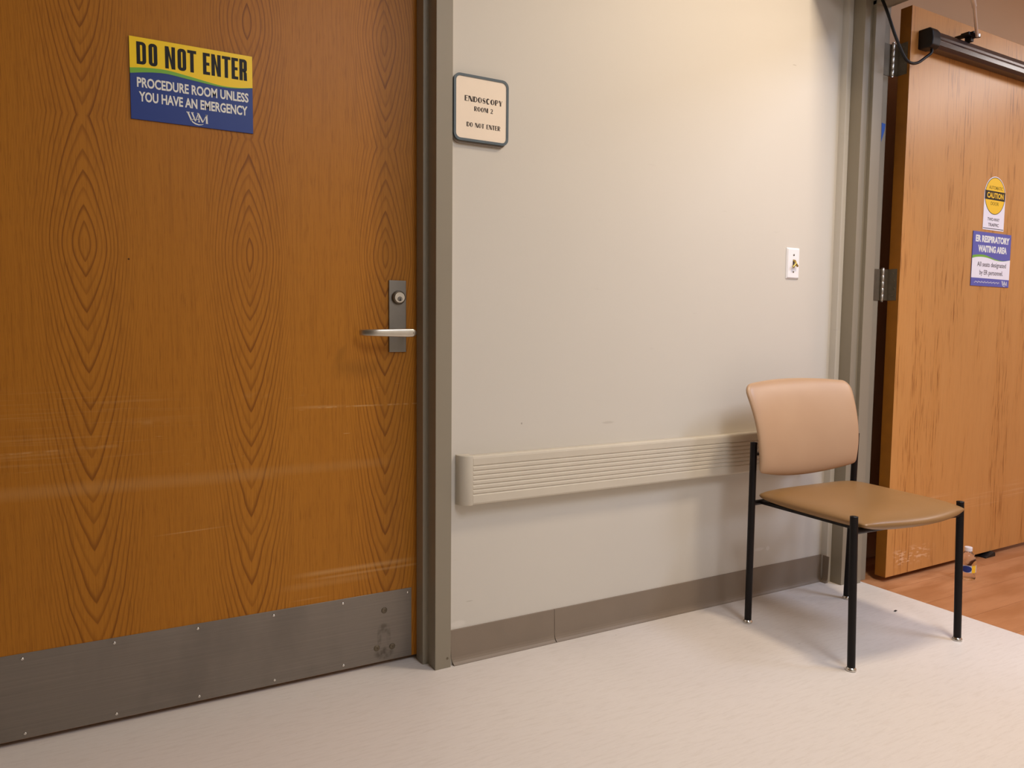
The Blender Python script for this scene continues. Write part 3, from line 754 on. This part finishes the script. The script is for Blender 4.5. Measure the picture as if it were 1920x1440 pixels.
tg = tube([(0, 0.010, 0.006), (0, 0.0085, 0.012), (0.0, -0.003, 0.0185)], [0.0042, 0.0040, 0.0034], 10)
tube([(0, -0.0015, 0.0170), (-0.0115, -0.0140, 0.0150)], [0.0034, 0.0044], 10, tg); tube([(0, -0.0015, 0.0170), (0.0110, -0.0105, 0.0150)], [0.0034, 0.0040], 10, tg)  # side prongs: the toggle's two cast shadows shaped as solid arms
obj('toggle', tg, M_brass, sw, smooth=True, auto=50)

# ---------------------------------------------------------------- signs on door 2
D2M = Matrix.Translation((2.69, -0.1406, 0)) @ Matrix.Rotation(R(1.0), 4, 'Z')
def on_d2(s, z, off): return D2M @ Vector((s, -off, z))
ROT2 = (R(90), 0, R(1.0))
er = empty('waiting_area_sign', on_d2(0.6155, 1.2705, 0.0016), ROT2); tag(er, 'violet-blue and white waiting area notice, lower of the two on the open door', 'sign')
w_, h_ = 0.287, 0.2200
obj('sign_plate', box(-w_/2, w_/2, -h_/2, h_/2, -0.0014, 0.0014, 0.0003, 1), M_blue2, er)
bl = curve2([(0,.445),(.12,.425),(.30,.42),(.45,.45),(.60,.485),(.80,.505),(1,.478)])
gw = curve2([(0,.495),(.10,.472),(.25,.460),(.40,.470),(.60,.505),(.80,.512),(1,.480)])
wp = [(U(u), V(max(yat(gw, u), yat(bl, u)+.002))) for u in us] + [(U(1), V(.857)), (U(0), V(.85))]
obj('white_panel', flat([wp], 0.0003), M_paperw, er, loc=(0, 0, 0.0014))
bm = bmesh.new()
for u0, u1 in zip(us, us[1:]):
    q = [(U(u0), V(yat(bl, u0))), (U(u0), V(max(yat(gw, u0), yat(bl, u0)+.002))), (U(u1), V(max(yat(gw, u1), yat(bl, u1)+.002))), (U(u1), V(yat(bl, u1)))]
    bm.faces.new([bm.verts.new((a, b, 0.0004)) for a, b in q])
obj('green_stripe', bm, M_green, er, loc=(0, 0, 0.0014))
obj('white_lettering', font_mesh('ER RESPIRATORY', U(.065), U(.955), V(.190), V(.062), 0.05), M_white_ink, er, loc=(0, 0, 0.0014))
obj('white_lettering', font_mesh('WAITING AREA', U(.140), U(.895), V(.372), V(.244), 0.05), M_white_ink, er, loc=(0, 0, 0.0014))
obj('grey_lettering', font_mesh('All seats designated', U(.135), U(.895), V(.664), V(.550), 0.008), M_grey_ink, er, loc=(0, 0, 0.0017))
obj('grey_lettering', font_mesh('by ER personnel.', U(.205), U(.820), V(.815), V(.700), 0.008), M_grey_ink, er, loc=(0, 0, 0.0017))
sq = [(.08 + .66*k/60, .925 + .012*math.sin(k*1.7)+.008*math.sin(k*0.9+1)) for k in range(61)]
obj('script_line', flat([stroke([(U(a), V(b)) for a, b in sq], .0016)], 0.0003), M_white_ink, er, loc=(0, 0, 0.0014))
obj('white_monogram', monogram(U(.795), V(.985), U(.945), V(.885)), M_white_ink, er, loc=(0, 0, 0.0014))

cs = empty('caution_sticker', on_d2(0.6190, 1.5000, 0.0008), ROT2); tag(cs, 'round yellow caution sticker with white tab on the open door', 'sticker')
RC = 0.0790; CY = 0.0310
pts = [(RC*math.cos(R(a)), CY + RC*math.sin(R(a))) for a in range(0, 181, 6)] + [(-RC, -.1085), (RC, -.1085)]
obj('white_backing', prism(pts, -0.0006, 0.0004, 'z'), M_paperw, cs)
obj('yellow_disc', prism(ell(0, CY, RC*.94, RC*.94, 48), 0, 0.0003, 'z'), M_yellow2, cs, loc=(0, 0, 0.0004))
bm = bmesh.new(); ring_faces(bm, ell(0, CY, RC*.955, RC*.955, 48), ell(0, CY, RC*.925, RC*.925, 48), 0.0005)
obj('black_outline', bm, M_black_ink, cs, loc=(0, 0, 0.0004))
obj('black_band', flat([[(-RC*.955, CY-.0165), (RC*.955, CY-.0165), (RC*.955, CY+.0195), (-RC*.955, CY+.0195)]], 0.0006), M_black_ink, cs, loc=(0, 0, 0.0004))
obj('yellow_lettering', font_mesh('CAUTION', -.060, .064, CY-.010, CY+.013, 0.03), M_yellow2, cs, loc=(0, 0, 0.0010))
obj('olive_lettering', font_mesh('AUTOMATIC', -.048, .056, CY+.026, CY+.040, 0.01), M_olive, cs, loc=(0, 0, 0.0007))
obj('olive_lettering', font_mesh('DOOR', -.030, .030, CY-.038, CY-.024, 0.01), M_olive, cs, loc=(0, 0, 0.0007))
obj('black_lettering', font_mesh('TWO-WAY', -.047, .043, -.071, -.058, 0.02), M_grey_ink, cs, loc=(0, 0, 0.0004))
obj('black_lettering', font_mesh('TRAFFIC', -.040, .040, -.093, -.080, 0.02), M_grey_ink, cs, loc=(0, 0, 0.0004))
obj('black_rule', flat([[(-RC*.97, -.1035), (RC*.97, -.1035), (RC*.97, -.1010), (-RC*.97, -.1010)]], 0.0003), M_black_ink, cs, loc=(0, 0, 0.0004))

# ---------------------------------------------------------------- automatic door operator above the opening, its arm and the sensor cable
op = empty('door_operator', (2.43, -0.7, 2.24)); tag(op, 'automatic door operator arm of silver rod reaching down to the open door', 'door operator')
def wb(x0, x1, y0, y1, z0, z1, bev): 
    bm = box(x0, x1, y0, y1, z0, z1, bev); bmesh.ops.translate(bm, verts=bm.verts, vec=(-2.43, 0.7, -2.24)); return bm
obj('housing', wb(2.300, 2.4895, -1.25, -0.055, 2.215, 2.37, 0.006), M_bar, op)
cen = Vector((2.43, -0.7, 2.24))
A = Vector((2.996, -0.203, 2.0905)); J = Vector((2.7000, -0.3610, 2.0835)); K = Vector((2.640, -0.389, 2.090)); E_ = Vector((2.43, -0.50, 2.105))
obj('arm_rod', tube([A-cen, J-cen], 0.0056, 12), M_arm, op, smooth=True, auto=40)
obj('arm_sleeve', tube([J-cen, J.lerp(K, 0.03)-cen, K-cen], [0.0066, 0.0080, 0.0080], 12), M_arm, op, smooth=True, auto=40)
obj('main_arm', tube([K-cen, E_-cen], 0.0075, 10), M_arm, op, smooth=True, auto=40)
obj('drive_arm', box(-0.03, 0.03, -0.03, 0.20, -0.006, 0.006, 0.002), M_bar, op, loc=Vector((2.43, -0.50, 2.118))-cen)
obj('drive_spindle', lathe([(0.02, 0), (0.02, 0.10)], 16), M_bar, op, loc=Vector((2.43, -0.34, 2.120))-cen, smooth=True, auto=40)
bm = box(-0.030, 0.030, -0.016, 0.016, -0.009, 0.004, 0.002); bm_box(bm, -0.008, 0.010, -0.012, 0.012, -0.026, -0.009)
obj('shoe_bracket', bm, M_blackrub, op, loc=D2M @ Vector((0.292, -0.046, 2.098)) - cen, rot=(0, 0, R(1.0)))
bm = box(-0.012, 0.014, -0.036, 0.036, -0.004, 0.004, 0.001)
obj('door_plate', bm, M_blackrub, op, loc=D2M @ Vector((0.285, -0.037, 2.098)) - cen, rot=(0, 0, R(1.0)))
obj('shoe_bolt', lathe([(0.009, -0.006), (0.009, 0.004), (0.005, 0.008), (0.0, 0.008)], 12, close=False), M_chrome, op, loc=Vector((3.002, -0.204, 2.092)) - cen, smooth=True, auto=40)

cpts = catmull([(2.7640, -0.172, 2.020), (2.7585, -0.178, 1.995), (2.7355, -0.170, 1.9750), (2.6960, -0.166, 1.9505), (2.6530, -0.165, 1.9450), (2.6210, -0.163, 1.9625), (2.5740, -0.160, 2.0200), (2.5440, -0.145, 2.1020), (2.5490, -0.120, 2.1540), (2.553, -0.108, 2.171)], 8)
cb = tube(cpts, 0.0052, 10)
tag(obj('sensor_cable', cb, M_blackrub, smooth=True, auto=60), 'black cable looping from the door bar up to the frame', 'cable')

# strip of tape
bm = bmesh.new(); P = [(2.6315, 1.7475), (2.6540, 1.7455), (2.6500, 1.722), (2.6330, 1.678)]
prism(P, -0.0786, -0.0780, 'y', bm=bm)
tag(obj('tape_scrap', bm, M_tape), 'torn scrap of blue tape on the grey frame by the hinges', 'tape')

# ---------------------------------------------------------------- chair
ch = empty('side_chair', (2.157, -0.381, 0), (0, 0, R(-1.4)))
tag(ch, 'tan vinyl side chair with four black tube legs against the wall', 'chair')
def surf(fn, na, nb):
    """closed shell from fn(a,b,side), a in -1..1, b in 0..1; front and back sheets share the rim"""
    bm = bmesh.new(); A = [math.sin(math.pi/2*(2*i/na-1)) for i in range(na+1)]; B = [0.5+0.5*math.sin(math.pi/2*(2*j/nb-1)) for j in range(nb+1)]
    F = [[bm.verts.new(fn(a, b, 1)) for a in A] for b in B]
    K_ = [[(F[j][i] if i in (0, na) or j in (0, nb) else bm.verts.new(fn(A[i], B[j], -1))) for i in range(na+1)] for j in range(nb+1)]
    for j in range(nb):
        for i in range(na):
            bm.faces.new((F[j][i], F[j][i+1], F[j+1][i+1], F[j+1][i])); bm.faces.new((K_[j+1][i], K_[j+1][i+1], K_[j][i+1], K_[j][i]))
    bmesh.ops.recalc_face_normals(bm, faces=bm.faces); return bm
def rim(a, b, p=7): return math.sqrt(max(0.0, (1-abs(a)**p)*(1-abs(2*b-1)**p)))
def corner(b, r, L):
    """inset of the half width close to both ends of b (rounded corners of radius r on a run of length L)"""
    d = min(b, 1-b)*L
    return 0.0 if d >= r else r - math.sqrt(max(0.0, r*r-(r-d)**2))
def seat_fn(a, b, s):          # b=0 back, b=1 front
    L = 0.43; hw = 0.236 - 0.002*b - corner(b, 0.034 if b < .5 else 0.012, L)
    x = a*hw
    y = 0.198 - b*0.417 - 0.036*(1-a*a)*max(0.0, (b-0.35)/0.65)**1.6
    zmid = 0.4250 - 0.001*b**5 - 0.006*(1-a*a)*(1-b)*b*4*0.6 + 0.006*(1-b)**3 - 0.004*(1-a*a)*b**4
    t = 0.0280*rim(a, b, 5) + (0.004*(1-a*a)*(1-(2*b-1)**2) if s > 0 else 0)
    return (x, y, zmid + s*t)
tag(obj('seat', surf(seat_fn, 28, 28), M_seat, ch, smooth=True), 'browner vinyl seat')
def back_fn(a, b, s):          # b=0 bottom, b=1 top
    L = 0.31; W_ = 0.234 + 0.022*max(0, b)**1.6 - corner(b, 0.042 if b > .5 else 0.014, L)
    if b < 0.3: W_ -= 0.004*(0.3-b)/0.3
    x = a*W_ - 0.020
    z = 0.508 + 0.290*b - 0.026*(1-a*a)*(1-b)**2.2 + 0.010*(1-a*a)*b**3
    y = 0.166 + 0.030*(1-a*a) - 0.012*math.sin(math.pi*b) + 0.062*b**1.7
    t = 0.0165*rim(a, b, 10) + (0.004*(1-a*a) if s < 0 else 0)
    return (x, y + s*t, z - s*t*0.10)
obj('backrest', surf(back_fn, 28, 24), M_uph, ch, smooth=True)
def leg_mesh(p0, p1):
    return tube([p0, p1], 0.0112, 16)
feet = {'fl': (1.907, -.5751), 'fr': (2.3956, -.5941), 'bl': (1.9157, -.1751), 'br': (2.4087, -.1812)}
Ci = (Matrix.Translation((2.157, -0.381, 0)) @ Matrix.Rotation(R(-1.4), 4, 'Z')).inverted()
tops = {'fl': (1.903, -.566, .4465), 'fr': (2.391, -.583, .4420), 'bl': (1.9155, -.1755, .604), 'br': (2.424, -.180, .604)}
gl_me = mesh_from_bm('glide', lathe([(0.013, 0), (0.0150, 0.0015), (0.0150, 0.0055), (0.0125, 0.0085), (0.0105, 0.011)], 20))
LG = {}
for k in ('fl', 'fr', 'bl', 'br'):
    p0 = Ci @ Vector((*feet[k], 0.008)); p1 = Ci @ Vector(tops[k]); LG[k] = (p0, p1)
    lg = obj('leg', leg_mesh(p0, p1), M_black, ch, smooth=True, auto=40)
    g = obj('glide', gl_me, M_chrome, lg, loc=(p0.x, p0.y, 0), smooth=True, auto=40)
    obj('cap', lathe([(0.0115, 0), (0.0112, 0.002), (0.0, 0.0042)], 16, close=False), M_black, lg, loc=p1, smooth=True)
def at(k, z): a, b = LG[k]; t = (z-a.z)/(b.z-a.z); return a+(b-a)*t
def rail_bar(a, b, name):
    bm = tube([a, b], 0.0085, 10); obj(name, bm, M_black, ch, smooth=True, auto=40)
rail_bar(at('fl', .404), at('fr', .404), 'front_rail'); rail_bar(at('bl', .404), at('br', .404), 'rear_rail')
for sx in (-1, 1):
    a = Vector((sx*0.205, 0.19, 0.4015)); b = Vector((sx*0.205, -0.19, 0.4015))
    obj('seat_support', box(sx*0.205-0.011, sx*0.205+0.011, -0.196, 0.192, 0.3995, 0.4105, 0.002), M_black, ch)
for sx, k in ((-1, 'bl'), (1, 'br')):
    z_ = 0.565
    pz = at(k, z_)
    obj('back_bracket', tube([pz, (pz.x - sx*0.030, pz.y+0.010, z_)], 0.006, 8), M_black, ch, smooth=True, auto=40)

# ---------------------------------------------------------------- bottle
bt = empty('water_bottle', (3.0300, -0.2590, 0), (0, 0, R(-62))); tag(bt, 'small clear plastic water bottle with white cap on the wood floor', 'bottle')
body = [(0.0, 0.004), (0.018, 0.003), (0.0265, 0.0), (0.0295, 0.006), (0.0285, 0.016), (0.0300, 0.024), (0.0296, 0.030), (0.0296, 0.060), (0.0304, 0.063), (0.0300, 0.072), (0.0280, 0.084), (0.0220, 0.098), (0.0150, 0.1075), (0.0125, 0.1110), (0.0125, 0.1150), (0.0, 0.1150)]
obj('bottle_body', lathe(body, 32, close=False), M_clear, bt, smooth=True)
cap = bmesh.new(); seg = 36; rings = []
for r, z in ((0.0130, 0.1115), (0.0138, 0.1125), (0.0138, 0.1255), (0.0128, 0.1275)):
    rings.append([cap.verts.new(((r + (0.0004 if k % 2 else 0))*math.cos(2*math.pi*k/seg), (r + (0.0004 if k % 2 else 0))*math.sin(2*math.pi*k/seg), z)) for k in range(seg)])
for A_, B_ in zip(rings, rings[1:]):
    for k in range(seg): cap.faces.new((A_[k], A_[(k+1) % seg], B_[(k+1) % seg], B_[k]))
cap.faces.new(rings[0][::-1]); cap.faces.new(rings[-1])
obj('cap', cap, M_white, bt)
def arc_patch(a0, a1, z0, z1, r, n=20, shape=None):
    bm = bmesh.new(); rows = []
    for k in range(n+1):
        t = k/n; a = R(a0+(a1-a0)*t); lo, hi = (z0, z1) if not shape else shape(t, z0, z1)
        rows.append((bm.verts.new((r*math.cos(a), r*math.sin(a), lo)), bm.verts.new((r*math.cos(a), r*math.sin(a), hi))))
    for A_, B_ in zip(rows, rows[1:]): bm.faces.new((A_[0], B_[0], B_[1], A_[1]))
    return bm
M_label = plain('pale_label_film', lin(205, 206, 212), 0.4, 0, 0.4, 0.02)
lb = obj('label', arc_patch(-190, 0, 0.031, 0.060, 0.0301), M_label, bt, smooth=True)
ov = lambda t, z0, z1: ((z0+z1)/2 - (z1-z0)/2*math.sqrt(max(1e-4, 1-(2*t-1)**2)), (z0+z1)/2 + (z1-z0)/2*math.sqrt(max(1e-4, 1-(2*t-1)**2)))
obj('blue_oval', arc_patch(-128, -58, 0.0325, 0.0585, 0.0304, 20, ov), M_blue, lb, smooth=True)
obj('yellow_panel', arc_patch(-58, -22, 0.0310, 0.0600, 0.0303), M_yellow2, lb, smooth=True)

# ---------------------------------------------------------------- door wedge and a crumb
wd = empty('door_wedge', D2M @ Vector((0.735, -0.010, 0)), (0, 0, R(1.0))); tag(wd, 'dark rubber door wedge jammed under the open door', 'door wedge')
obj('wedge_body', prism([(-0.055, 0.0), (0.020, 0.0), (0.020, 0.012), (0.013, 0.0200), (-0.055, 0.004)], -0.006, 0.040, 'y', 0.0012), M_blackrub, wd)
cr = bmesh.new(); bmesh.ops.create_icosphere(cr, subdivisions=2, radius=0.004)
for v in cr.verts: v.co = Vector((v.co.x*1.9, v.co.y*1.0, v.co.z*0.6)) * (1+0.35*random.uniform(-1, 1)); 
for v in cr.verts: v.co.z = max(v.co.z, -0.0018) + 0.0018
tag(obj('crumb', cr, M_blackrub, loc=(2.4511, -0.3457, 0)), 'tiny dark crumb on the pale floor beside the chair', 'crumb')
